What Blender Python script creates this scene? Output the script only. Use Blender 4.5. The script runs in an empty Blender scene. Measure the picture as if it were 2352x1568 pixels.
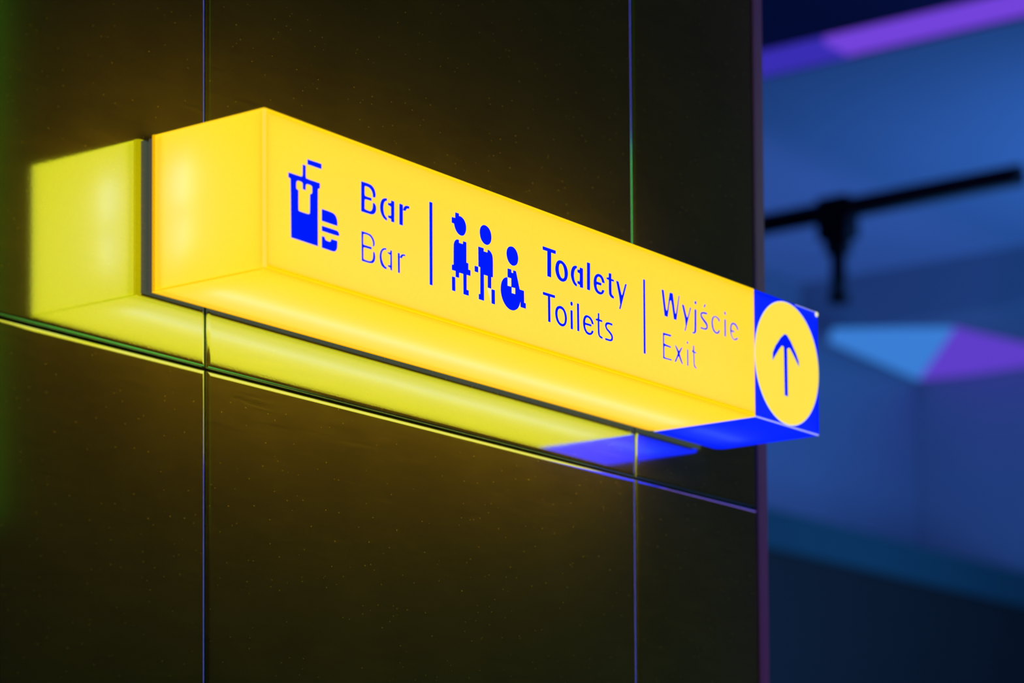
import bpy, bmesh, math, random
from mathutils import Vector, Matrix

S = bpy.context.scene
COL = S.collection

# ------------------------------------------------------------------ camera
CAM_LOC = Vector((-3.1903, -2.82093, 1.54981))
FWD = Vector((0.803232, 0.592844, 0.057967)).normalized()
YAW, PITCH, ROLL = 0.93486, 0.058, -0.00629
f0 = Vector((math.sin(YAW), math.cos(YAW), 0)); r0 = Vector((math.cos(YAW), -math.sin(YAW), 0)); u0 = Vector((0, 0, 1))
FWD = f0 * math.cos(PITCH) + u0 * math.sin(PITCH)
up = u0 * math.cos(PITCH) - f0 * math.sin(PITCH)
RGT = r0 * math.cos(ROLL) + up * math.sin(ROLL)
up = up * math.cos(ROLL) - r0 * math.sin(ROLL)
cd = bpy.data.cameras.new('camera'); cam = bpy.data.objects.new('camera', cd); COL.objects.link(cam)
cam.matrix_world = Matrix(((RGT.x, up.x, -FWD.x, CAM_LOC.x), (RGT.y, up.y, -FWD.y, CAM_LOC.y),
                           (RGT.z, up.z, -FWD.z, CAM_LOC.z), (0, 0, 0, 1)))
cd.sensor_width = 36.0
cd.lens = 6428.71 * 36.0 / 2352.0
cd.shift_y = 1094.86 / 2352.0
cd.clip_start = 0.05; cd.clip_end = 200
cd.dof.use_dof = True; cd.dof.focus_distance = 4.85; cd.dof.aperture_fstop = 2.6
S.camera = cam

# ------------------------------------------------------------------ world, exposure
w = bpy.data.worlds.new('world'); S.world = w; w.use_nodes = True
bg = w.node_tree.nodes['Background']
bg.inputs[0].default_value = (0.55, 0.45, 0.75, 1); bg.inputs[1].default_value = 0.0022
S.view_settings.view_transform = 'Standard'; S.view_settings.look = 'None'
S.view_settings.exposure = 0.0; S.view_settings.gamma = 1.0; S.view_settings.use_curve_mapping = False
S.cycles.use_denoising = True
S.cycles.max_bounces = 8
S.cycles.sample_clamp_indirect = 4.0

# ------------------------------------------------------------------ unseen area lights standing in for the hall's lamps
def area(name, loc, target, size, energy, color, size_y=None):
    l = bpy.data.lights.new(name, 'AREA'); l.energy = energy; l.color = color
    l.shape = 'RECTANGLE'; l.size = size; l.size_y = size_y or size
    o = bpy.data.objects.new(name, l); COL.objects.link(o); o.location = loc
    o.rotation_euler = (Vector(target) - Vector(loc)).to_track_quat('-Z', 'Y').to_euler()
    return o
area('hall_blue_uplight', (17.6, 4.6, 4.2), (18.8, 8.2, 8.15), 3.0, 240, (0.08, 0.31, 1.0))
area('cove_blue_uplight', (14.0, 9.9, 4.6), (14.0, 10.05, 8.0), 12.0, 48, (0.18, 0.27, 1.0), 0.15)
area('violet_trim_light', (6.5, -1.8, 3.6), (1.9, 0.26, 3.0), 0.35, 5.0, (0.8, 0.15, 0.75), 4.5)  # added out of view to tint the metal corner profile violet
area('hall_green_lamp', (2.2, -1.5, 1.2), (-0.2, 0.25, 2.5), 0.75, 1.3, (0.30, 1.0, 0.10), 0.75)
area('green_reflection_light', (2.33, -3.12, 4.05), (-0.6, 0.25, 3.2), 0.85, 0.36, (0.30, 1.0, 0.02), 2.2)  # unseen area light added for the green reflection at the tiles' left side
# broad coloured area lights added far along the hall for glints on tile edges
area('blue_glint_light', (13.0, -1.9, 3.9), (0.1, 0.25, 3.0), 5.0, 30, (0.01, 0.16, 1.0), 3.4)
area('green_glint_light', (13.0, -1.9, 6.3), (1.4, 0.25, 3.2), 5.0, 20, (0.10, 1.0, 0.05), 1.0)
area('blue_high_glint_light', (13.0, -1.9, 7.95), (0.1, 0.25, 3.8), 5.0, 24, (0.02, 0.12, 1.0), 2.2)

# ------------------------------------------------------------------ materials
def lin(r, g, b):
    c = lambda v: v / 12.92 if v <= 0.04045 else ((v + 0.055) / 1.055) ** 2.4
    return (c(r / 255), c(g / 255), c(b / 255), 1)
def mat(name, base=(.5, .5, .5, 1), rough=.5, metal=0.0, spec=.5):
    m = bpy.data.materials.new(name); m.use_nodes = True
    p = m.node_tree.nodes['Principled BSDF']
    p.inputs['Base Color'].default_value = base; p.inputs['Roughness'].default_value = rough
    p.inputs['Metallic'].default_value = metal; p.inputs['Specular IOR Level'].default_value = spec
    return m
def mottle(m, scale, amount, dark=0.7):
    nt = m.node_tree; p = nt.nodes['Principled BSDF']; c = tuple(p.inputs['Base Color'].default_value)
    tc = nt.nodes.new('ShaderNodeTexCoord'); n = nt.nodes.new('ShaderNodeTexNoise'); n.inputs['Scale'].default_value = scale
    n.inputs['Detail'].default_value = 5
    r = nt.nodes.new('ShaderNodeMix'); r.data_type = 'RGBA'
    r.inputs[6].default_value = tuple(v * dark for v in c[:3]) + (1,); r.inputs[7].default_value = c
    nt.links.new(tc.outputs['Object'], n.inputs['Vector']); nt.links.new(n.outputs['Fac'], r.inputs[0])
    nt.links.new(r.outputs[2], p.inputs['Base Color']); return m
def lit_film(name, base, strength, trans):
    """back-lit coloured acrylic: an even glow of its own plus the lamps inside shining through"""
    m = bpy.data.materials.new(name); m.use_nodes = True; nt = m.node_tree; nt.nodes.clear()
    out = nt.nodes.new('ShaderNodeOutputMaterial'); e = nt.nodes.new('ShaderNodeEmission')
    e.inputs[0].default_value = base; e.inputs[1].default_value = strength
    if trans:
        t = nt.nodes.new('ShaderNodeBsdfTranslucent'); t.inputs[0].default_value = trans
        a = nt.nodes.new('ShaderNodeAddShader')
        nt.links.new(e.outputs[0], a.inputs[0]); nt.links.new(t.outputs[0], a.inputs[1]); nt.links.new(a.outputs[0], out.inputs[0])
    else:
        nt.links.new(e.outputs[0], out.inputs[0])
    return m
def glow(name, col, s=1.0): return lit_film(name, col, s, None)

YELLOW = lit_film('yellow_acrylic', (1.0, 0.585, 0.0, 1), 1.0, (.50, .38, .48, 1))
YELLOW_SIDE = lit_film('yellow_acrylic_side', (1.0, 0.585, 0.0, 1), 1.0, (.50, .38, .48, 1))
AMBER = glow('back_edge_falloff_amber', (.80, .42, 0.0, 1))
BLUE = lit_film('blue_acrylic', (0.0, 0.012, 0.95, 1), 1.0, (.05, .11, .4, 1))
VINYL = glow('blue_vinyl', (0.0, 0.011, 0.97, 1))
PALE = glow('pale_cut_edge', (1.0, 0.86, 0.42, 1))
RIM = glow('white_cut_edge', (0.90, 0.86, 0.62, 1))
DISC = glow('yellow_disc', (1.0, 0.775, 0.075, 1))
SEAM = glow('amber_seam', (1.0, 0.64, 0.01, 1))
SEAM_LIT = glow('clear_seam', (1.0, 0.70, 0.10, 1))
LILAC = glow('lilac_seam', (0.42, 0.46, 1.0, 1))
LED = glow('led_white', (1.0, 0.95, 0.85, 1), 0.22)
TUBE = glow('led_tube_white', (1.0, 0.95, 0.85, 1), 2.3)
INNER = mat('edge_blocker_black', (.01, .01, .01, 1), .8)
CASE = mottle(mat('grey_case', lin(120, 112, 100), .55, 0.0), 30, .3)
BACKING = lit_film('backing_glow', (.075, .062, .046, 1), 1.0, None)  # dim glow put into the backing in place of leaking light
TRIMM = mat('trim_metal', lin(185, 130, 160), .40, 0.6)
GROUT = mottle(mat('dark_grout', (.012, .011, .010, 1), .8), 60, .5)

HAZE, WIDE, DUSTY, SWIRL = 0.02, 0.20, 0.10, 0.5
def tile_material():
    m = bpy.data.materials.new('black_polished_tile'); m.use_nodes = True; nt = m.node_tree; nt.nodes.clear()
    N = nt.nodes.new; L = nt.links.new
    out = N('ShaderNodeOutputMaterial'); tc = N('ShaderNodeTexCoord')
    sharp = N('ShaderNodeBsdfGlossy'); sharp.inputs['Color'].default_value = (.46, .84, .90, 1); sharp.inputs['Roughness'].default_value = .085
    haze = N('ShaderNodeBsdfGlossy'); haze.distribution = 'BECKMANN'; haze.inputs['Roughness'].default_value = .38
    # fine swirled wipe marks: stretched noise, modulating how much light the film scatters
    mp = N('ShaderNodeMapping'); mp.inputs['Rotation'].default_value = (0, math.radians(-24), 0); mp.inputs['Scale'].default_value = (5.0, 5.0, 130.0)
    wv = N('ShaderNodeTexNoise'); wv.inputs['Scale'].default_value = 2.0; wv.inputs['Detail'].default_value = 6; wv.inputs['Distortion'].default_value = .35
    mp2 = N('ShaderNodeMapping'); mp2.inputs['Rotation'].default_value = (0, math.radians(52), 0); mp2.inputs['Scale'].default_value = (6.0, 6.0, 170.0)
    wv2 = N('ShaderNodeTexNoise'); wv2.inputs['Scale'].default_value = 1.6; wv2.inputs['Detail'].default_value = 5; wv2.inputs['Distortion'].default_value = .5
    blot = N('ShaderNodeTexNoise'); blot.inputs['Scale'].default_value = 5.0; blot.inputs['Detail'].default_value = 4
    dust = N('ShaderNodeTexVoronoi'); dust.inputs['Scale'].default_value = 95.0
    dm = N('ShaderNodeMapRange'); dm.inputs[1].default_value = .03; dm.inputs[2].default_value = .17; dm.inputs[3].default_value = 1.0; dm.inputs[4].default_value = 0.0
    for mm in (mp, mp2): L(tc.outputs['Object'], mm.inputs['Vector'])
    L(mp.outputs[0], wv.inputs['Vector']); L(mp2.outputs[0], wv2.inputs['Vector'])
    L(tc.outputs['Object'], blot.inputs['Vector']); L(tc.outputs['Object'], dust.inputs['Vector']); L(dust.outputs['Distance'], dm.inputs[0])
    def math_(op, a, b):
        n = N('ShaderNodeMath'); n.operation = op
        for i, v in enumerate((a, b)):
            if isinstance(v, (int, float)): n.inputs[i].default_value = v
            else: L(v, n.inputs[i])
        return n.outputs[0]
    def contrast(v, lo, hi):
        n = N('ShaderNodeMapRange'); n.inputs[1].default_value = lo; n.inputs[2].default_value = hi; L(v, n.inputs[0]); return n.outputs[0]
    s = math_('MULTIPLY', contrast(wv.outputs['Fac'], .35, .75), contrast(blot.outputs['Fac'], .3, .7))
    s2 = math_('MULTIPLY', contrast(wv2.outputs['Fac'], .5, .8), contrast(blot.outputs['Fac'], .7, .35))
    spots = math_('MULTIPLY', dm.outputs[0], contrast(dust.outputs['Color'], .6, .9))
    k = math_('ADD', math_('MULTIPLY', s, SWIRL), math_('MULTIPLY', s2, SWIRL))
    k = math_('ADD', k, math_('MULTIPLY', spots, .9))
    k = math_('ADD', k, .55)
    def film(shader, amount, tint):
        c = N('ShaderNodeMix'); c.data_type = 'RGBA'; c.inputs[6].default_value = (0, 0, 0, 1); c.inputs[7].default_value = tint
        L(amount, c.inputs[0]); L(c.outputs[2], shader.inputs['Color']); return shader.outputs[0]
    dif = N('ShaderNodeBsdfDiffuse')
    a1 = N('ShaderNodeAddShader'); a2 = N('ShaderNodeAddShader')
    L(film(haze, math_('MULTIPLY', k, HAZE), (.92, .92, .22, 1)), a1.inputs[0])
    L(film(dif, math_('MULTIPLY', k, DUSTY), (1.0, .99, .12, 1)), a1.inputs[1])
    wide = N('ShaderNodeBsdfGlossy'); wide.distribution = 'BECKMANN'; wide.inputs['Roughness'].default_value = .72
    a3 = N('ShaderNodeAddShader'); L(film(wide, math_('MULTIPLY', k, WIDE), (1.0, .94, .12, 1)), a3.inputs[0]); L(sharp.outputs[0], a3.inputs[1])
    L(a3.outputs[0], a2.inputs[0]); L(a1.outputs[0], a2.inputs[1])
    # very faint orange-peel
    bn = N('ShaderNodeTexNoise'); bn.inputs['Scale'].default_value = 220; bn.inputs['Detail'].default_value = 2
    bp = N('ShaderNodeBump'); bp.inputs['Strength'].default_value = .012; bp.inputs['Distance'].default_value = .002
    L(tc.outputs['Object'], bn.inputs['Vector']); L(bn.outputs['Fac'], bp.inputs['Height']); L(bp.outputs[0], sharp.inputs['Normal'])
    L(a2.outputs[0], out.inputs[0]); return m

TILE = tile_material()

# ------------------------------------------------------------------ helpers
def link(name, me, m, parent=None):
    o = bpy.data.objects.new(name, me); COL.objects.link(o)
    for x in (m if isinstance(m, (list, tuple)) else [m]): me.materials.append(x)
    if parent: o.parent = parent
    return o
def build(name, bm, m, parent=None, smooth=False):
    bmesh.ops.recalc_face_normals(bm, faces=bm.faces)
    me = bpy.data.meshes.new(name); bm.to_mesh(me); bm.free()
    if smooth:
        for p in me.polygons: p.use_smooth = True
    return link(name, me, m, parent)
def box(bm, x0, x1, y0, y1, z0, z1, mi=0, bev=0.0):
    v = [bm.verts.new((x, y, z)) for x in (x0, x1) for y in (y0, y1) for z in (z0, z1)]
    fs = [bm.faces.new([v[i] for i in q]) for q in ((0, 1, 3, 2), (4, 6, 7, 5), (0, 4, 5, 1), (2, 3, 7, 6), (0, 2, 6, 4), (1, 5, 7, 3))]
    for f in fs: f.material_index = mi
    if bev:
        es = list({e for f in fs for e in f.edges})
        bmesh.ops.bevel(bm, geom=es, offset=bev, segments=3, affect='EDGES', profile=.5)
    return fs
def tube(bm, a, b, r, n=20, caps=True):
    a, b = Vector(a), Vector(b); d = (b - a).normalized()
    s = d.cross(Vector((0, 0, 1)) if abs(d.z) < .9 else Vector((1, 0, 0))).normalized(); t = d.cross(s)
    ring = lambda c: [bm.verts.new(c + r * (math.cos(2 * math.pi * i / n) * s + math.sin(2 * math.pi * i / n) * t)) for i in range(n)]
    A, B = ring(a), ring(b)
    for i in range(n): bm.faces.new((A[i], A[(i + 1) % n], B[(i + 1) % n], B[i])).smooth = True
    if caps: bm.faces.new(A[::-1]); bm.faces.new(B)
def poly(bm, pts, mi=0):
    f = bm.faces.new([bm.verts.new(p) for p in pts]); f.material_index = mi; return f
def struct(name, bm, m, parent=None, smooth=False):
    o = build(name, bm, m, parent, smooth); o['kind'] = 'structure'; return o
def thing(name, label, cat, loc=(0, 0, 0), group=None):
    o = bpy.data.objects.new(name, None); COL.objects.link(o); o.location = loc
    o.empty_display_size = .1; o['label'] = label; o['category'] = cat
    if group: o['group'] = group
    return o
def prism(bm, pts, z0, z1):
    a = [bm.verts.new((x, y, z0)) for x, y in pts]; b = [bm.verts.new((x, y, z1)) for x, y in pts]; n = len(pts)
    bm.faces.new(a[::-1]); bm.faces.new(b)
    for i in range(n): bm.faces.new((a[i], a[(i + 1) % n], b[(i + 1) % n], b[i]))

# flat lettering cut from the face, millimetres on the face: x from its left end, y up from its lower edge ('-' free, holes wind the other way)
GLYPHS = {
 'cup': ['100.0,185.6 134.1,185.7 134.1,194.2 100.0,193.8', '88.5,169.9 88.2,165.0 87.5,164.0 86.4,163.2 84.7,162.8 76.6,162.6 54.5,162.5 54.5,154.4 57.4,154.3 58.8,153.9 59.6,152.9 60.1,129.6 60.8,61.0 125.0,60.6 124.9,128.4 125.3,151.5 126.3,152.6 127.6,153.4 130.0,153.9 130.0,162.4 105.4,162.3 96.9,162.7 96.3,163.5 96.0,168.7 96.0,182.8 88.6,182.8', '73.2,148.3 73.6,151.2 74.5,152.6 75.5,153.6 76.7,154.2 79.3,154.4 83.4,154.4 86.1,154.2 87.4,153.7 88.2,153.0 88.5,152.2 88.7,149.7 88.7,143.4 95.9,143.3 95.9,149.3 96.3,151.8 97.1,152.9 98.2,153.6 99.6,154.0 102.2,154.1 106.1,154.1 108.7,153.7 110.2,153.1 111.1,152.4 111.4,151.6 111.5,149.2 111.5,145.2 111.2,142.7 110.7,141.7 109.4,140.8 107.4,140.2 106.3,139.4 106.1,138.6 106.0,131.1 105.9,116.9 105.5,109.2 104.7,108.1 103.6,107.4 102.0,107.0 96.2,106.8 86.0,106.8 80.4,107.0 78.7,107.5 78.4,108.7 78.3,116.7 78.4,139.6 76.6,139.9 74.7,140.4 73.8,140.8 73.4,141.4 73.2,143.9'],
 'burger': ['134.4,103.2 172.5,103.1 172.6,108.6 172.0,112.0 170.9,115.0 169.2,117.6 167.0,119.7 163.9,121.1 159.9,121.9 152.1,122.3 134.5,122.4', '134.4,87.2 164.6,87.2 175.3,87.6 176.4,88.4 177.1,89.3 177.2,90.3 176.6,91.8 175.4,93.7 173.6,94.9 171.4,95.4 161.3,95.6 134.4,95.6', '134.3,60.3 161.1,60.0 163.6,60.2 165.5,60.7 167.5,61.7 169.2,63.1 170.6,65.0 171.5,67.1 172.1,69.4 172.4,72.7 172.4,79.1 157.1,79.1 157.0,77.5 156.6,76.3 155.9,75.2 154.7,74.4 153.0,73.9 150.1,73.9 145.8,74.2 143.3,74.8 142.5,75.6 142.0,76.8 141.7,79.1 134.4,79.1'],
 'bar_bold': ['232.0,140.0 249.4,140.2 256.6,140.4 259.5,140.9 262.2,141.7 264.5,142.8 266.4,144.3 268.0,146.2 269.1,148.5 269.8,151.3 269.9,153.7 269.5,155.9 268.5,157.8 267.0,159.6 265.1,160.5 261.6,160.5 261.7,155.5 261.3,152.5 260.3,149.9 259.0,147.8 257.2,146.2 254.9,145.3 252.0,145.0 248.5,145.0 244.5,145.2 242.0,145.5 240.6,146.1 240.6,157.1 241.1,161.1 242.1,161.9 246.5,162.3 258.3,162.5 258.3,167.3 246.5,167.1 242.1,167.4 241.2,168.2 240.7,172.0 240.8,178.9 241.2,182.7 242.2,183.4 244.9,183.7 249.6,183.5 253.1,182.9 255.4,182.0 257.4,180.7 259.2,179.0 260.5,177.1 261.4,175.1 261.8,173.0 261.6,169.8 267.7,170.1 268.6,173.1 268.8,175.3 268.5,177.5 267.7,179.9 266.2,182.6 264.1,184.9 261.4,186.9 258.3,188.3 254.8,189.0 247.9,189.3 232.3,189.1', '297.8,175.7 293.2,175.0 290.3,174.2 287.7,173.0 285.4,171.1 283.3,168.6 281.7,165.7 280.8,162.5 280.2,159.8 280.1,157.5 280.4,154.7 281.0,151.5 282.3,148.5 284.0,145.9 286.2,143.6 288.9,141.5 292.1,140.1 297.6,138.8 297.6,142.9 294.4,144.4 292.5,146.1 290.7,148.3 289.5,150.9 288.8,153.8 288.5,156.3 288.5,158.6 288.7,161.1 289.2,163.8 290.1,166.2 291.4,168.2 292.9,169.7 294.4,170.7 295.8,171.2 297.8,171.3', '308.6,171.0 306.5,169.7 304.5,169.3 300.6,169.5 300.6,165.7 304.8,165.1 306.8,164.7 308.4,164.1 308.3,149.7 306.3,149.0 304.5,148.7 300.9,148.9 300.9,144.9 308.5,144.2 308.5,139.9 316.5,140.0 316.7,174.8 308.7,174.8', '329.9,139.7 338.9,139.7 339.2,174.4 330.1,174.5', '346.3,165.7 347.6,168.2 348.8,169.6 350.4,170.5 352.4,171.0 356.0,171.1 356.0,175.4 351.5,175.3 348.8,175.0 346.4,174.4 344.3,173.2 342.4,171.5 341.1,169.4 339.6,165.4'],
 'bar_light': ['233.2,59.8 246.8,59.8 252.7,60.0 255.6,60.4 258.2,60.9 260.6,61.6 262.6,62.8 264.4,64.5 265.8,66.8 266.8,69.6 267.3,72.3 267.0,74.9 266.5,77.2 265.1,80.3 262.1,80.7 262.0,74.3 261.7,71.0 261.0,68.6 259.7,66.6 258.0,64.9 255.6,63.8 252.7,63.1 248.3,62.8 242.3,62.9 238.8,63.3 237.4,64.1 237.1,77.1 237.4,81.9 238.2,82.6 243.5,83.1 258.1,83.3 258.1,87.1 243.5,86.8 238.2,87.0 236.8,87.8 236.9,99.6 237.4,103.9 238.3,104.6 241.7,105.0 247.4,105.1 251.8,104.7 254.7,103.6 257.2,102.0 259.3,99.9 260.8,97.6 261.7,95.1 261.9,92.8 261.2,89.5 263.5,89.1 264.9,91.0 265.5,92.8 265.8,95.1 265.3,97.5 264.2,100.0 262.3,102.5 259.8,104.9 256.7,106.7 253.3,107.6 246.8,108.1 232.5,108.1', '295.4,93.1 291.3,92.7 288.6,91.9 285.9,90.6 283.6,88.7 281.6,86.2 280.1,83.4 279.1,80.2 278.6,77.3 278.6,74.7 279.1,71.6 280.0,68.0 281.3,65.1 283.1,62.8 285.4,61.0 288.3,59.8 291.4,59.0 296.2,58.8 296.2,61.6 292.3,62.7 289.9,64.2 287.8,66.4 286.0,69.0 284.4,72.1 283.4,75.1 283.2,78.1 283.5,80.9 284.4,83.7 285.7,86.0 287.4,87.7 289.3,89.0 291.3,89.8 293.1,90.2 295.4,90.4', '306.3,89.9 305.7,88.8 304.7,88.0 302.9,87.7 299.4,87.9 299.4,85.9 302.9,85.3 304.6,84.9 306.2,84.3 306.2,71.9 305.8,67.5 305.1,66.9 303.5,66.7 300.0,66.9 300.0,64.2 306.1,63.2 306.1,59.7 310.3,59.5 309.8,92.2 306.3,92.2', '326.0,59.4 330.3,59.3 330.3,91.9 325.5,92.1', '330.9,85.4 332.3,85.3 336.2,84.9 337.1,87.4 338.2,88.7 339.8,89.6 341.6,90.1 344.9,90.1 344.9,92.6 342.0,92.7 340.0,92.5 337.8,92.1 335.9,91.3 334.2,90.2 332.7,88.6 330.7,85.6'],
 'divider_a': ['409.5,56.1 416.9,56.1 417.5,195.4 409.5,195.2'],
 'woman': ['479.7,183.2 470.1,182.8 470.0,173.2 476.6,172.9 477.4,169.9 478.4,167.6 479.7,165.1 481.8,162.5 484.7,159.9 487.8,158.1 491.2,157.1 494.6,156.6 497.8,156.7 500.8,157.6 503.6,159.3 505.9,161.7 507.8,164.8 509.0,168.2 509.6,171.8 509.3,175.6 508.1,179.5 506.2,182.6 503.7,185.1 500.7,187.0 497.3,188.4 494.1,189.0 489.8,188.9 489.8,192.9 479.7,192.7', '485.1,148.0 482.6,147.2 480.3,145.8 478.4,144.1 477.0,142.0 476.0,139.8 475.3,137.6 474.9,128.0 474.6,102.7 469.9,102.2 469.8,93.0 480.1,93.2 480.0,83.2 489.4,83.4 489.4,92.4 501.2,92.5 501.3,58.2 515.6,58.2 515.7,67.0 509.9,67.3 510.1,92.9 520.8,92.9 520.9,102.6 514.9,102.6 515.0,113.3 509.6,113.4 509.9,148.2 500.7,148.1 500.7,143.0 489.4,143.0 489.4,148.3', '470.0,58.5 478.8,58.4 478.6,82.1 469.9,82.0'],
 'man': ['549.0,167.6 550.4,164.3 552.4,161.5 554.8,159.3 557.7,157.6 560.9,156.4 564.5,155.8 567.6,155.8 570.3,156.5 573.0,157.8 575.6,159.8 577.7,162.2 579.2,165.0 580.2,168.5 580.4,172.5 579.8,176.3 578.3,180.0 576.3,182.9 573.7,185.3 570.7,187.0 567.1,188.2 563.7,188.7 560.4,188.6 557.4,187.9 554.5,186.5 552.1,184.6 549.9,181.9 548.5,178.8 547.9,175.1 548.1,171.3', '543.6,114.1 548.7,113.7 548.3,67.4 544.1,66.9 544.0,58.0 558.5,58.0 558.4,102.9 569.7,102.9 569.5,82.8 579.0,82.8 579.2,103.0 583.9,103.2 584.1,125.9 583.9,135.2 583.4,138.7 582.2,141.5 580.5,143.7 578.3,145.6 575.7,147.2 573.2,148.0 569.7,148.2 569.6,143.0 558.1,142.7 558.2,148.1 543.4,148.0', '533.0,103.2 542.5,103.2 542.6,112.9 532.8,112.9', '580.2,57.6 589.4,57.6 589.2,82.1 580.2,82.0'],
 'wheelchair': ['625.6,145.8 627.6,142.2 630.2,139.5 633.3,137.4 636.9,136.0 640.5,135.3 644.2,135.5 647.7,136.5 651.1,138.3 653.7,140.5 655.4,143.3 656.5,146.5 657.1,150.3 656.7,154.1 655.6,157.8 653.7,161.1 651.2,163.8 648.1,165.9 644.5,167.4 640.9,168.0 637.3,167.8 633.9,167.1 630.9,165.9 628.3,164.0 626.1,161.3 624.7,158.1 623.9,154.3 624.2,150.2', '626.5,112.3 637.3,112.3 637.4,98.1 636.5,97.6 633.5,97.3 625.6,97.1 625.7,111.6 621.8,110.9 619.2,110.0 616.8,108.7 614.3,106.8 611.6,104.1 609.5,100.7 607.9,96.8 606.9,92.3 606.5,87.1 607.1,82.0 608.6,76.9 610.8,72.3 613.7,68.1 617.3,64.5 621.4,61.3 625.9,59.0 630.7,57.5 635.5,56.9 640.3,57.1 644.9,58.0 649.1,59.6 652.8,61.7 655.8,64.2 658.4,67.3 660.5,71.0 662.0,74.2 663.3,78.3 663.7,67.4 678.6,67.4 678.7,76.4 673.8,76.7 673.5,97.4 660.9,97.5 650.5,127.2 643.0,127.3 642.9,122.3 636.9,122.2 637.0,127.5 626.6,127.3', '637.4,97.1 648.7,97.6 648.6,86.6 637.3,86.6'],
 'toalety': ['730.3,181.7 744.2,182.0 743.7,137.5 754.7,137.4 755.2,181.9 769.1,181.8 769.1,187.9 730.3,187.8', '776.9,172.0 774.4,170.3 772.1,168.1 770.2,165.0 768.8,161.0 768.0,157.4 768.0,154.0 768.6,150.6 770.0,147.2 771.9,144.0 774.4,141.2 777.5,139.0 781.3,137.6 785.1,136.8 788.9,136.8 792.4,137.3 795.5,138.4 798.4,139.9 801.0,141.9 803.1,144.7 804.8,148.4 805.7,152.1 805.8,155.9 805.1,159.5 803.7,162.9 801.7,166.1 798.9,168.9 795.3,171.1 790.9,172.8 786.8,173.7 783.0,173.6 779.7,173.1', '789.2,167.1 791.5,165.3 793.2,162.7 794.6,159.6 795.6,156.1 796.0,152.6 796.0,149.3 795.3,146.5 794.0,144.4 792.1,143.0 789.6,142.3 787.0,142.6 784.5,143.7 782.3,145.6 780.5,148.2 779.1,151.2 778.3,154.8 778.0,157.9 778.3,160.6 778.9,163.1 779.8,165.5 781.4,167.2 783.7,168.2 786.3,168.2', '833.6,173.9 829.0,173.5 826.1,172.7 823.2,171.4 820.7,169.4 818.5,166.7 816.8,163.5 815.8,160.0 815.2,156.9 815.2,154.2 815.8,151.4 817.0,148.2 818.6,145.4 820.5,142.8 822.7,140.6 825.2,138.8 828.2,137.6 833.2,136.6 833.2,141.1 830.1,142.5 828.3,143.9 826.7,145.9 825.5,148.3 824.7,151.1 824.4,153.8 824.4,156.5 824.8,159.2 825.5,161.9 826.5,164.3 828.0,166.2 829.3,167.7 830.6,168.7 831.9,169.3 833.6,169.4', '842.9,170.3 842.3,168.9 841.3,168.2 839.6,168.0 835.9,168.4 835.8,163.1 839.7,162.7 841.4,162.3 842.8,161.5 842.6,151.6 842.1,148.1 841.2,147.4 839.5,147.2 835.6,147.6 835.6,142.8 843.0,141.5 843.0,137.5 852.3,137.7 852.5,172.9 842.9,173.1', '865.0,137.8 874.1,137.6 874.8,187.1 865.6,187.1', '894.8,158.2 895.6,162.4 896.7,164.8 898.3,166.6 900.0,167.8 901.9,168.4 904.1,168.4 906.7,167.8 908.9,166.6 910.6,164.8 911.7,162.9 912.7,159.9 920.6,159.7 920.0,162.4 919.1,164.5 917.7,166.9 915.8,169.1 913.5,171.0 910.8,172.4 907.8,173.2 905.0,173.5 902.3,173.5 899.7,173.1 897.1,172.3 894.2,170.7 891.2,168.3 888.8,165.5 887.2,162.1 886.2,158.5 885.9,154.7 886.2,150.9 887.1,147.3 888.5,144.2 890.4,141.6 893.0,139.4 896.2,137.8 899.8,136.8 903.8,136.5 907.4,136.8 910.7,137.6 913.6,138.9 916.0,140.6 917.8,142.8 919.6,146.6 911.9,146.3 911.3,143.5 910.1,142.2 908.1,141.4 905.7,141.3 902.8,141.7 900.4,142.5 898.4,143.8 896.9,145.5 895.7,147.5 895.1,149.5 894.9,152.3 896.3,153.1 900.0,153.4 909.7,153.4 910.5,158.3', '933.8,173.7 931.0,172.6 929.3,172.3 927.1,172.4 927.1,169.0 934.2,168.5 934.0,151.3 934.5,144.3 935.6,141.9 937.9,139.9 941.2,138.4 944.6,137.6 949.8,137.4 949.8,141.3 945.2,143.1 943.3,144.5 942.6,146.3 942.2,152.6 942.2,168.7 950.0,168.6 950.0,172.1 942.0,172.3 942.2,181.7 934.2,181.7', '967.7,143.7 970.0,131.2 966.7,122.3 970.7,122.4 991.4,171.9 989.0,172.2 987.7,172.1 986.7,171.5 984.1,166.0 979.7,155.5 977.0,149.9 975.4,148.8 974.2,149.9 971.7,155.7 965.3,171.9 957.5,172.2'],
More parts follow.
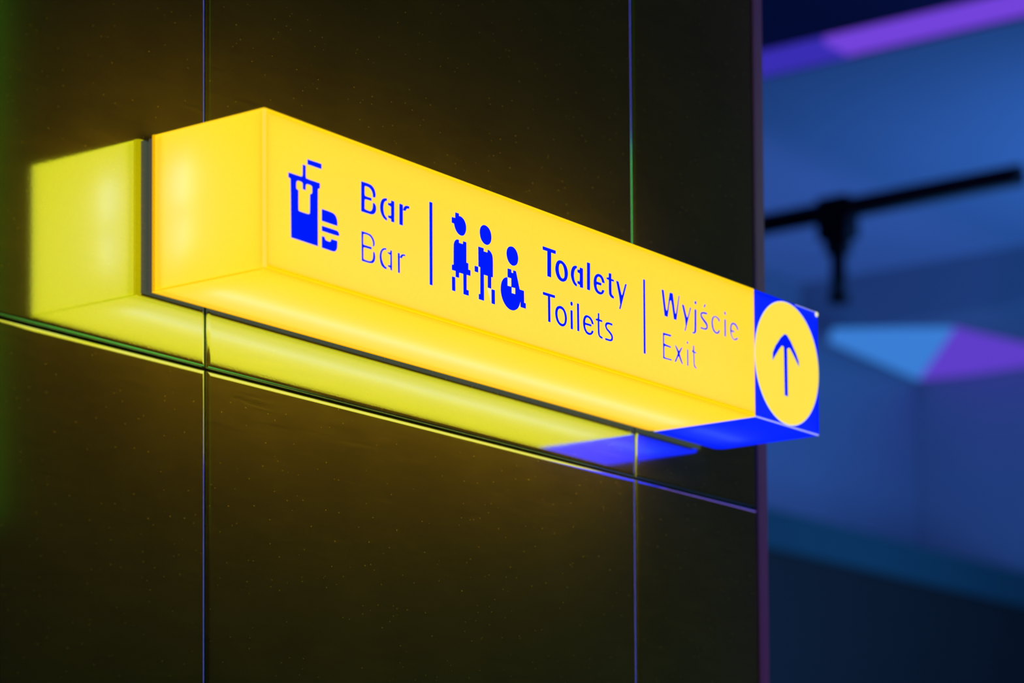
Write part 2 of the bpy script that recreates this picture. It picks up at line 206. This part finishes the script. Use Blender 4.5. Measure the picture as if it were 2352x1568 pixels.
 'toilets': ['730.1,102.3 745.0,102.3 745.2,57.4 751.7,57.2 751.3,102.6 765.8,102.7 766.1,107.5 729.9,107.0', '774.6,90.1 772.2,88.6 770.2,86.7 768.6,84.4 767.4,81.6 766.8,78.5 766.7,75.2 767.3,71.7 768.4,68.2 770.0,65.0 772.3,62.1 775.2,59.7 779.0,57.8 782.8,56.7 786.6,56.5 790.1,56.9 793.3,58.1 796.0,59.9 798.3,62.2 800.1,65.1 801.3,68.7 801.8,72.3 801.5,76.0 800.6,79.5 799.0,83.0 797.0,85.9 794.5,88.4 791.5,90.3 788.1,91.5 784.5,92.0 780.7,91.8 777.4,91.1', '786.3,86.9 789.4,85.8 791.9,83.9 793.8,81.2 795.1,77.8 795.9,74.4 796.0,71.0 795.5,68.0 794.6,65.2 793.1,63.1 790.9,61.8 788.4,61.1 785.6,61.0 782.8,61.4 779.9,62.5 777.5,64.4 775.5,67.0 774.1,70.0 773.2,73.6 773.0,76.9 773.4,79.9 774.3,82.4 775.6,84.3 777.3,85.7 779.6,86.8 782.6,87.2', '813.7,57.2 819.8,57.1 819.2,90.8 813.3,90.7', '814.4,105.5 813.6,104.4 813.2,103.1 813.3,101.7 813.9,100.3 814.9,99.4 816.3,98.9 817.6,99.0 818.8,99.6 819.5,100.6 819.9,101.9 819.8,103.4 819.2,104.9 818.3,105.9 817.0,106.4 815.7,106.3', '833.9,57.6 839.6,57.3 839.2,106.7 833.5,106.7', '858.7,76.6 858.1,78.2 858.3,79.9 859.0,82.3 860.1,84.3 861.7,85.9 863.6,86.9 866.0,87.3 868.6,87.2 871.4,86.4 873.9,85.1 875.9,83.3 877.4,81.3 878.7,78.1 885.0,78.1 883.7,81.6 882.1,83.9 879.9,86.3 877.2,88.2 874.0,89.8 870.4,90.7 866.5,91.0 863.4,91.0 861.1,90.6 858.8,89.6 856.6,88.1 854.6,85.6 852.9,82.3 851.9,79.1 851.8,76.1 852.0,72.8 852.8,69.1 854.1,65.8 856.0,62.8 858.4,60.2 861.3,58.1 864.8,56.9 868.7,56.5 872.2,56.6 875.5,57.4 878.3,58.7 880.7,60.5 882.6,62.5 884.6,66.1 878.6,66.0 876.9,62.9 875.3,61.5 873.1,60.7 870.3,60.5 867.1,60.9 864.5,61.7 862.6,63.0 860.9,64.8 859.3,67.2 858.5,69.3 858.1,72.0 859.3,72.8 864.1,73.0 877.3,72.9 877.7,76.7', '898.3,94.5 897.7,91.7 896.5,90.8 894.8,90.4 891.7,90.4 891.7,87.3 897.7,87.3 897.9,71.8 898.3,65.3 899.1,62.8 900.7,60.6 903.3,58.6 906.6,57.5 912.5,57.1 912.6,60.2 904.7,61.8 903.2,65.5 902.6,71.9 902.4,87.4 911.9,87.4 911.9,90.7 902.5,90.9 902.6,101.7 898.4,101.6', '935.5,91.0 930.5,90.9 927.5,90.3 924.9,89.3 922.9,87.9 921.5,86.1 921.0,84.1 921.2,81.9 922.3,79.6 924.2,77.3 926.9,75.3 932.0,72.9 936.8,70.0 939.0,68.2 940.3,66.6 940.9,65.1 940.7,63.5 939.9,62.2 938.5,61.2 936.4,60.6 932.4,60.3 921.3,60.4 921.2,56.9 932.3,57.0 937.3,57.2 940.1,57.8 942.4,58.8 944.2,60.3 945.4,62.3 945.9,64.4 945.9,66.7 944.8,68.9 942.9,71.2 940.2,73.2 935.3,75.8 929.7,78.2 927.3,79.8 925.6,82.3 926.6,84.8 928.1,86.0 930.3,86.8 933.1,87.2 938.1,87.2 944.0,86.8 944.0,90.6'],
 'divider_b': ['1045.7,54.7 1051.8,54.4 1051.8,192.6 1046.0,192.5'],
 'wyjscie': ['1116.7,137.8 1126.8,137.5 1132.3,160.3 1135.0,168.9 1137.5,171.5 1139.9,169.8 1142.6,161.2 1148.3,137.3 1156.8,137.5 1167.9,185.1 1165.5,185.3 1158.6,159.9 1155.8,150.6 1154.2,148.3 1152.7,149.2 1150.4,158.5 1145.1,185.4 1134.9,185.2 1128.7,159.5 1126.0,150.4 1124.1,148.7 1121.7,149.9 1119.3,159.2 1114.3,185.7 1107.4,185.5', '1186.6,144.9 1188.7,132.9 1184.5,122.7 1187.3,122.4 1207.6,170.3 1204.7,170.7 1198.9,156.6 1196.3,151.2 1194.4,149.1 1192.6,150.0 1189.7,155.3 1182.9,170.6 1176.3,170.9', '1219.5,138.6 1218.6,127.3 1217.1,125.7 1215.2,125.0 1211.8,125.1 1211.7,123.0 1216.1,122.6 1218.9,123.2 1221.7,124.6 1223.6,126.5 1224.7,129.0 1225.4,140.2 1225.9,169.9 1220.1,170.2', '1221.0,185.1 1220.4,184.0 1220.3,182.6 1220.8,181.4 1221.9,180.5 1223.0,179.9 1224.9,179.8 1226.2,181.8 1226.4,183.2 1225.8,185.7 1223.6,186.3 1222.3,186.0', '1253.3,170.8 1248.0,170.0 1244.4,168.9 1242.0,167.2 1240.7,165.0 1240.6,162.5 1241.8,159.6 1244.7,156.7 1251.6,152.3 1257.8,148.9 1260.4,146.8 1261.9,144.0 1259.3,141.4 1256.7,140.3 1253.1,139.9 1248.7,139.8 1240.8,140.0 1240.8,137.0 1251.3,137.4 1257.6,137.5 1261.0,138.4 1263.5,140.2 1265.2,142.5 1265.9,145.5 1265.4,148.3 1263.7,150.9 1260.6,153.3 1253.7,156.7 1247.5,160.3 1245.2,162.3 1244.7,164.8 1246.9,166.4 1249.7,167.1 1256.1,167.7 1263.6,167.9 1263.7,171.4', '1251.7,179.9 1254.8,180.2 1256.7,181.7 1259.4,186.2 1256.0,186.5', '1305.3,168.3 1302.1,169.6 1298.3,170.6 1294.4,170.9 1290.6,170.4 1287.1,169.0 1283.8,166.8 1281.4,163.7 1279.9,159.6 1279.4,155.3 1279.9,150.8 1281.4,146.4 1283.9,142.3 1287.2,139.4 1291.4,137.9 1295.4,137.2 1299.0,137.3 1302.2,138.2 1305.0,139.8 1307.0,142.0 1308.7,146.2 1305.2,146.2 1302.9,142.9 1300.8,141.2 1298.0,140.1 1294.8,140.2 1291.2,141.5 1288.4,143.7 1286.3,146.8 1284.8,150.5 1283.8,154.9 1283.9,159.0 1285.0,162.7 1286.7,165.4 1288.8,167.2 1291.3,168.3 1294.1,168.9 1297.3,168.5 1300.9,167.2 1303.7,165.3 1306.8,161.6 1309.1,165.9', '1325.6,137.9 1329.9,137.6 1330.2,170.6 1325.9,170.9', '1325.7,184.7 1325.4,183.7 1325.6,182.4 1326.1,181.3 1326.9,180.3 1327.9,179.7 1329.5,179.5 1330.5,181.6 1330.5,183.0 1329.9,184.2 1329.0,185.2 1327.0,186.0', '1351.0,154.5 1350.7,158.1 1351.2,160.6 1352.4,163.3 1354.0,165.3 1356.2,166.6 1358.8,167.1 1361.9,166.7 1364.9,165.7 1367.9,164.1 1370.0,162.2 1371.9,159.0 1376.3,158.9 1373.8,163.7 1371.2,166.4 1367.8,168.7 1363.9,170.0 1359.6,170.4 1355.5,169.6 1351.8,167.8 1349.0,165.1 1347.2,161.5 1346.4,157.3 1346.5,152.7 1347.5,148.2 1349.4,143.9 1351.9,140.6 1355.1,138.3 1358.7,137.0 1362.6,136.8 1366.2,137.3 1369.4,138.5 1371.9,140.1 1374.2,143.4 1371.3,143.2 1368.9,142.1 1366.0,140.0 1362.9,138.9 1359.7,138.7 1356.8,139.5 1354.2,141.3 1352.3,143.9 1351.1,147.1 1350.8,149.5 1351.8,151.8 1361.3,151.7 1361.4,154.1'],
 'exit': ['1110.5,57.0 1139.2,57.6 1139.6,59.9 1122.6,59.4 1116.4,59.6 1114.6,60.4 1114.2,74.7 1114.7,79.9 1115.9,80.9 1121.6,81.3 1136.7,81.0 1136.8,83.5 1121.6,84.5 1115.9,85.1 1113.8,86.1 1114.0,100.3 1116.2,101.5 1122.1,102.0 1137.9,102.4 1138.0,105.6 1110.5,105.2', '1158.0,79.5 1160.1,75.6 1159.9,73.8 1157.3,69.1 1149.7,57.6 1153.4,57.4 1159.1,65.8 1161.7,69.1 1163.8,70.3 1171.3,60.6 1174.8,57.4 1177.5,57.6 1169.5,70.4 1166.8,75.1 1166.8,76.0 1169.2,79.6 1176.5,89.1 1173.7,88.6 1170.9,86.4 1167.1,82.3 1164.7,80.3 1163.7,80.3 1161.1,82.4 1156.9,86.5 1153.8,88.6 1151.1,88.8', '1192.8,58.0 1196.1,57.4 1195.8,88.2 1192.9,88.6', '1192.2,102.9 1192.0,101.9 1192.2,100.5 1192.8,99.6 1194.3,98.6 1195.6,99.9 1195.9,100.9 1195.6,102.8 1193.2,103.9', '1213.7,93.3 1212.9,90.6 1211.4,89.4 1210.0,88.6 1207.8,87.9 1214.4,86.1 1214.7,69.1 1215.7,62.1 1217.5,59.6 1220.2,58.1 1225.5,57.3 1225.5,58.4 1220.9,60.5 1218.8,62.7 1217.9,65.8 1217.3,72.0 1217.3,86.2 1225.2,86.4 1225.2,88.0 1216.9,88.8 1216.7,99.3 1213.8,99.7'],
 'arrow': ['1513.2,153.0 1502.7,138.0 1501.7,122.6 1526.1,147.6 1536.0,156.4 1539.5,157.5 1542.2,157.5 1545.3,155.9 1546.7,59.8 1558.6,59.3 1558.1,154.7 1562.6,157.3 1565.9,157.9 1569.3,157.3 1579.0,149.5 1602.8,127.2 1602.0,137.9 1591.7,151.8 1571.6,172.5 1557.0,182.8 1548.1,182.7 1533.5,172.8'],
}

def decal(name, key, m, parent, depth, offset=0.0, polys=None):
    """a cut-vinyl figure lying on the sign face, with a hair of thickness"""
    cu = bpy.data.curves.new(name, 'CURVE'); cu.dimensions = '2D'; cu.fill_mode = 'BOTH'
    cu.extrude = 0.00025; cu.offset = offset
    for ring in (polys or GLYPHS[key]):
        pts = [tuple(map(float, q.split(','))) for q in ring.split()] if isinstance(ring, str) else ring
        sp = cu.splines.new('POLY'); sp.points.add(len(pts) - 1); sp.use_cyclic_u = True
        for p, (a, b) in zip(sp.points, pts): p.co = (a / 1000, b / 1000, 0, 1)
    tmp = bpy.data.objects.new(name + '_outline', cu); COL.objects.link(tmp)
    me = bpy.data.meshes.new_from_object(tmp.evaluated_get(bpy.context.evaluated_depsgraph_get()))
    bpy.data.objects.remove(tmp); bpy.data.curves.remove(cu)
    for v in me.vertices: v.co = (v.co.x, -depth - v.co.z, v.co.y)
    me.name = name; me.materials.clear()
    return link(name, me, m, parent)

# ------------------------------------------------------------------ the tiled wall behind the sign
WY, WT = 0.2541, 0.0045                         # wall plane: y = WY + WT * x
wall_rot = math.atan(WT)
def tile_wall():
    bm = bmesh.new()
    b, gap = 0.0075, 0.0045
    xs = [-3.6418, -2.3794, -1.1170, 0.1456, 1.4080, 1.8690]
    zs = [0.0, 1.148, 2.548, 3.948, 5.348, 8.15]
    for i in range(len(xs) - 1):
        for j in range(len(zs) - 1):
            x0, x1, z0, z1 = xs[i] + gap / 2, xs[i + 1] - gap / 2, zs[j] + gap / 2, zs[j + 1] - gap / 2
            rings = []
            last = i == len(xs) - 2
            for k in range(11):                 # softly rolled edges, wide and shallow
                a = k / 10 * math.pi / 2
                ins, y = b * (1 - math.cos(a)), .0042 * (1 - math.sin(a))
                ir = ins * (.15 if last else 1)
                rings.append([bm.verts.new(p) for p in ((x0 + ins, y, z0 + ins), (x1 - ir, y, z0 + ins), (x1 - ir, y, z1 - ins), (x0 + ins, y, z1 - ins))])
            rings.reverse()
            rings.append([bm.verts.new((x, .012, z)) for x, z in ((x0, z0), (x1, z0), (x1, z1), (x0, z1))])
            bm.faces.new(rings[0])
            for r, q in zip(rings, rings[1:]):
                for s in range(4):
                    f = bm.faces.new((r[s], r[(s + 1) % 4], q[(s + 1) % 4], q[s])); f.smooth = q is not rings[-1]
                    bm.edges.get((r[s], q[s])).smooth = False     # mitred corners stay crisp
    box(bm, xs[0], xs[-1], .0078, .30, 0, 8.15, 1)
    o = struct('wall_back', bm, [TILE, GROUT])
    o.location = (0, WY, 0); o.rotation_euler.z = wall_rot
    return o
tile_wall()
bm = bmesh.new()                                # metal corner profile closing the tiled wall: a narrow bead and a broad flat
xe = 1.8695
prof = [(xe, .012), (xe, .001), (xe + .003, -.001), (xe + .012, -.001), (xe + .0135, .002), (xe + .050, .0035), (xe + .054, .007), (xe + .054, .30), (xe, .30)]
prism(bm, prof, 0, 8.15)
o = struct('trim_1', bm, TRIMM); o.location = (0, WY, 0); o.rotation_euler.z = wall_rot

# ------------------------------------------------------------------ the illuminated sign
Z0, H, D = 2.644, 0.2525, 0.2408
LY, LX = 1.4370, 1.6830
sign = thing('illuminated_sign', 'long yellow illuminated box sign with blue end square, mounted on the black tiled wall', 'sign', (0, 0, Z0))
def arc(cx, cy, r, a0, a1, n=7): return [(cx + r * math.cos(math.radians(a0 + (a1 - a0) * i / n)), cy + r * math.sin(math.radians(a0 + (a1 - a0) * i / n))) for i in range(n + 1)]
e = 0.0022                                      # width of the clear seams
RL, RY, RB = .007, .020, .022
plan_y = [(LY - .0005, e)] + arc(LY - .0005 - RY, D - RY, RY, 0, 90) + arc(RL, D - RL, RL, 90, 180) + [(e, D - RL), (e, e)]
plan_b = [(LY + .0015, e), (LX, e)] + arc(LX - RB, D - RB, RB, 0, 90) + [(LY + .0015, D)]
def sheet(name, pts, z, m):
    bm = bmesh.new(); poly(bm, [(x, y, z) for x, y in pts]); return build(name, bm, m, sign)
sheet('bottom_panel', plan_y, 0, YELLOW_SIDE); sheet('top_panel', plan_y, H, YELLOW_SIDE)
bm = bmesh.new(); poly(bm, [(e, 0, e), (LY, 0, e), (LY, 0, H - e), (e, 0, H - e)]); build('front_panel', bm, YELLOW, sign)
bm = bmesh.new()                                # end panel, its back corner turned towards the wall
path = [(0, e)] + arc(RL, D - RL, RL, 180, 90)
for a, b in zip(path, path[1:]): poly(bm, [(a[0], a[1], e), (b[0], b[1], e), (b[0], b[1], H - e), (a[0], a[1], H - e)])
bmesh.ops.remove_doubles(bm, verts=bm.verts, dist=1e-5)
build('end_panel', bm, YELLOW_SIDE, sign, True)
bm = bmesh.new()                                # back of the case, its grey a dim added glow, set in from the edges, plus stand-off bars to the tiles
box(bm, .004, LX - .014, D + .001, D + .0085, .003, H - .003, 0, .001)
build('back_plate', bm, BACKING, sign)['label'] = 'backing sheet with a dim grey glow put in'
for x in (.25, .80, 1.30):
    bm = bmesh.new(); box(bm, x, x + .05, D + .0086, WY + WT * (x + .025) + .0005, .06, .19); build('wall_bracket', bm, CASE, sign)
# blue end square
b_root = None
bm = bmesh.new(); poly(bm, [(LY + .0012, 0, e), (LX, 0, e), (LX, 0, H - e), (LY + .0012, 0, H - e)]); build('blue_front_panel', bm, BLUE, sign)['label'] = 'blue square front panel'
sheet('blue_bottom_panel', plan_b, 0, BLUE)['label'] = 'blue bottom panel'
sheet('blue_top_panel', plan_b, H, BLUE)['label'] = 'blue top panel'
bm = bmesh.new()
path = [(LX, e)] + arc(LX - RB, D - RB, RB, 0, 90)
for a, b in zip(path, path[1:]): poly(bm, [(a[0], a[1], e), (b[0], b[1], e), (b[0], b[1], H - e), (a[0], a[1], H - e)])
bmesh.ops.remove_doubles(bm, verts=bm.verts, dist=1e-5)
build('blue_end_panel', bm, BLUE, sign, True)['label'] = 'blue end panel'
# seams: clear beads between the acrylic sheets
def bead(name, a, b, r, m, lab=None):
    bm = bmesh.new(); tube(bm, a, b, r, 10); o = build(name, bm, m, sign)
    if lab: o['label'] = lab
    return o
r = c = e * .93
bead('corner_seam', (c, c, .003), (c, c, H - .003), r, SEAM_LIT, 'clear upright seam at the left corner')
bead('lower_seam', (c, c, c), (LY, c, c), r, SEAM, 'amber seam along the lower front edge')
bead('top_seam', (c, c, H - c), (LY, c, H - c), r, SEAM)
bead('end_lower_seam', (c, c, c), (c, D - RL, c), r, SEAM)
bead('end_top_seam', (c, c, H - c), (c, D - RL, H - c), r, SEAM)
bead('blue_lower_seam', (LY + .001, c, c), (LX - .001, c, c), r, LILAC, 'pale lilac seam under the blue square')
bead('blue_top_seam', (LX - .085, c, H - c), (LX - .002, c, H - c), r, LILAC)
bm = bmesh.new(); box(bm, LY - .0006, LY + .0013, .0006, D - .004, -.0004, .0006); build('joint_strip', bm, RIM, sign)['label'] = 'white joint line between yellow and blue panels'
bm = bmesh.new(); bmesh.ops.create_icosphere(bm, subdivisions=2, radius=.0058, matrix=Matrix.Translation((LX - .0052, .0020, H - .0055)))
build('corner_stud', bm, RIM, sign, True)['label'] = 'white stud at the upper right corner'
bm = bmesh.new()                                # light fading out at the back of the case, painted as amber strips
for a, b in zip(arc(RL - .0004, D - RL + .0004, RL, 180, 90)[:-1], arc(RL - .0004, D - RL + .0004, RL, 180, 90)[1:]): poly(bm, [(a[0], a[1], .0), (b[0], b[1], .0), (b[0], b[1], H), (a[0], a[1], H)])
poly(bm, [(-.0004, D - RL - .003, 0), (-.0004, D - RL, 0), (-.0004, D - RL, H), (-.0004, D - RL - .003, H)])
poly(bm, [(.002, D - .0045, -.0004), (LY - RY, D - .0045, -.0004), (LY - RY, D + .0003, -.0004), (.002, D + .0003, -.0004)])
build('back_edge_falloff', bm, AMBER, sign)['label'] = 'amber strip for the fading light at the back edge'
# lamps inside the case, with unseen pieces added to block their light
bm = bmesh.new(); poly(bm, [(.012, D - .012, .012), (LX - .03, D - .012, .012), (LX - .03, D - .012, H - .012), (.012, D - .012, H - .012)])
build('led_board', bm, LED, sign)
def inner_tube(a, b, r): bm = bmesh.new(); tube(bm, a, b, r, 12); build('led_tube', bm, TUBE, sign)
inner_tube((.06, .155, .026), (LY - .02, .155, .026), .006)
inner_tube((LY + .025, .155, .026), (LX - .05, .155, .026), .006)
bm = bmesh.new(); box(bm, LY - .0005, LY + .0012, .004, D - .012, .004, H - .004); build('spill_blocker', bm, mat('spill_blocker_white', lin(225, 225, 220), .7), sign)  # unseen wall added to keep blue light out of the yellow part
inner_tube((.030, .172, .130), (.030, .172, .200), .008)
inner_tube((.030, .178, .050), (.030, .168, .110), .006)
bm = bmesh.new(); k, q = .0060, .0035
for (y, z) in ((q, q), (q, H - q - k), (D - .02, q), (D - .02, H - q - k)): box(bm, .004, LY - .001, y, y + k, z, z + k); box(bm, LY + .0015, LX - .012, y, y + k, z, z + k)
for (x, y) in ((q, q), (q, D - .024), (LX - q - k, q)): box(bm, x, x + k, y, y + k, .004, H - .004)
build('edge_blocker', bm, INNER, sign)  # unseen bars added to dim the panels along their edges
# the yellow disc with its white ring, and the arrow on it
cx, cz, cr = (LY + LX) / 2, H / 2 - .0005, .1232
circ = lambda rr, n=96: [(1000 * (cx + rr * math.cos(2 * math.pi * i / n)), 1000 * (cz + rr * math.sin(2 * math.pi * i / n))) for i in range(n)]
decal('disc_ring', None, RIM, sign, .0003, 0, [circ(cr)])['label'] = 'white ring around the yellow disc'
disc = decal('disc', None, DISC, sign, .0008, 0, [circ(cr - .0022)]); disc['label'] = 'round yellow disc on the blue square'
NAMES = {'cup': ('drink_pictogram', 'drinks cup with straw pictogram'), 'burger': ('burger_pictogram', 'burger pictogram'),
 'bar_bold': ('lettering', 'bold lettering Bar, upper line'), 'bar_light': ('lettering', 'light lettering Bar, lower line'),
 'divider_a': ('divider_line', 'upright blue line after Bar'), 'divider_b': ('divider_line', 'upright blue line after Toalety'),
 'woman': ('woman_pictogram', 'woman pictogram'), 'man': ('man_pictogram', 'man pictogram'), 'wheelchair': ('wheelchair_pictogram', 'wheelchair user pictogram'),
 'toalety': ('lettering', 'bold lettering Toalety'), 'toilets': ('lettering', 'light lettering Toilets'),
 'wyjscie': ('lettering', 'lettering Wyjście'), 'exit': ('lettering', 'lettering Exit'), 'arrow': ('arrow_pictogram', 'blue arrow pointing up on the disc')}
for key, (nm, lab) in NAMES.items():
    d = .0013 if key == 'arrow' else .0006
    o = decal(nm, key, VINYL, sign, d + .0006); o['label'] = lab
    ed = decal('cut_edge', key, PALE, sign, d, .0007); ed.parent = o; ed['label'] = 'pale cut edge'

# ------------------------------------------------------------------ the hall beyond, far out of focus
BLUEGREY = mottle(mat('blue_grey_plaster', lin(168, 176, 196), .75), 1.5, .3, .9)
NAVY = mottle(mat('navy_panel', lin(14, 6, 96), .7), 2, .3, .9)
DEEP = mottle(mat('deep_blue_panel', lin(150, 158, 172), .7), 2, .3, .9)
DARK = mottle(mat('dark_cladding', lin(48, 36, 24), .6), 3, .4, .7)
TEAL = mottle(mat('teal_fascia', lin(44, 92, 92), .6), 3, .3, .85)
BLACK = mottle(mat('black_pipe_paint', lin(16, 15, 16), .5), 10, .4, .7)
FLOOR = mottle(mat('dark_stone_floor', lin(34, 33, 34), .35), 4, .4, .6)
bm = bmesh.new(); box(bm, -6, 24, -6, 14, -.2, 0); struct('floor', bm, FLOOR)
bm = bmesh.new(); box(bm, 14.18, 19.62, -4, 10.6, 8.15, 8.35); struct('ceiling', bm, BLUEGREY)
bm = bmesh.new(); box(bm, 5.0, 13.65, .8, 10.6, 8.15, 8.35); struct('ceiling.001', bm, NAVY)
bm = bmesh.new(); box(bm, 19.62, 22.6, -4, 10.6, 7.625, 8.35); struct('trim_2', bm, DEEP)
bm = bmesh.new(); box(bm, 5.0, 22.6, 10.56, 10.80, 0, 8.35); struct('wall_left', bm, DEEP)
bm = bmesh.new(); box(bm, 21.92, 22.2, -4, 10.55, 0, 7.62); struct('wall_right', bm, DEEP)
bm = bmesh.new(); box(bm, 5.0, 21.9, 9.21, 9.5, 0, 5.135); struct('wall_front', bm, DARK)
bm = bmesh.new(); box(bm, 5.0, 21.9, 9.17, 9.54, 5.135, 5.465); struct('trim_3', bm, TEAL)
# violet light channel between the two ceilings
t = thing('ceiling_light_strip', 'long violet light strip running along the hall ceiling', 'light', (13.915, 6.0, 8.15))
bm = bmesh.new(); box(bm, -.265, .265, -8, 4.5, .05, .18); build('channel', bm, NAVY, t)
bm = bmesh.new(); box(bm, -.17, .17, -7.9, 0.9, -.01, .049); build('diffuser', bm, glow('violet_light', (.19, .062, .78, 1), .9), t)
bm = bmesh.new(); box(bm, -.14, .20, 0.9, 4.4, -.01, .049); build('diffuser', bm, glow('indigo_light', (.045, .03, .50, 1), .9), t)['label'] = 'indigo far end'
# dark pipe with a tee clamp and a drop
t = thing('overhead_pipe', 'black overhead pipe with clamp and short drop, under the blue ceiling', 'pipe', (14.35, 5.655, 7.12))
bm = bmesh.new(); tube(bm, (0, .04, 0), (0, 4.9, 0), .078, 20); build('pipe', bm, BLACK, t)
bm = bmesh.new(); box(bm, -.10, .10, 1.37, 1.63, -.22, .09, 0, .02); tube(bm, (0, 1.50, -.31), (0, 1.50, -.23), .10, 18); build('clamp', bm, BLACK, t)
bm = bmesh.new(); tube(bm, (0, 1.50, -.64), (0, 1.50, -.30), .058, 18); tube(bm, (0, 1.50, -.68), (0, 1.50, -.63), .08, 18); build('drop_pipe', bm, BLACK, t)
# luminous panels let into the far soffit
PANEL_A = [(19.432, 10.117), (20.085, 9.196), (21.837, 10.501), (19.806, 10.366)]
PANEL_B = [(20.09, 9.189), (21.121, 8.981), (21.626, 8.638), (21.89, 8.761), (21.999, 9.411), (21.842, 10.494)]
def soffit_panel(name, label, pts, col, s):
    t = thing(name, label, 'light', (pts[0][0], pts[0][1], 7.625)); ox, oy = pts[0]
    q = [(x - ox, y - oy) for x, y in pts]
    bm = bmesh.new(); prism(bm, q, -.03, .0); build('diffuser', bm, glow(name + '_glow', col, s), t)
    return t
soffit_panel('soffit_light', 'blue luminous panel in the far soffit, left of the violet one', PANEL_A, (.045, .22, .70, 1), .95)
soffit_panel('soffit_light', 'violet luminous panel in the far soffit, right of the blue one', PANEL_B, (.12, .05, .62, 1), .95)
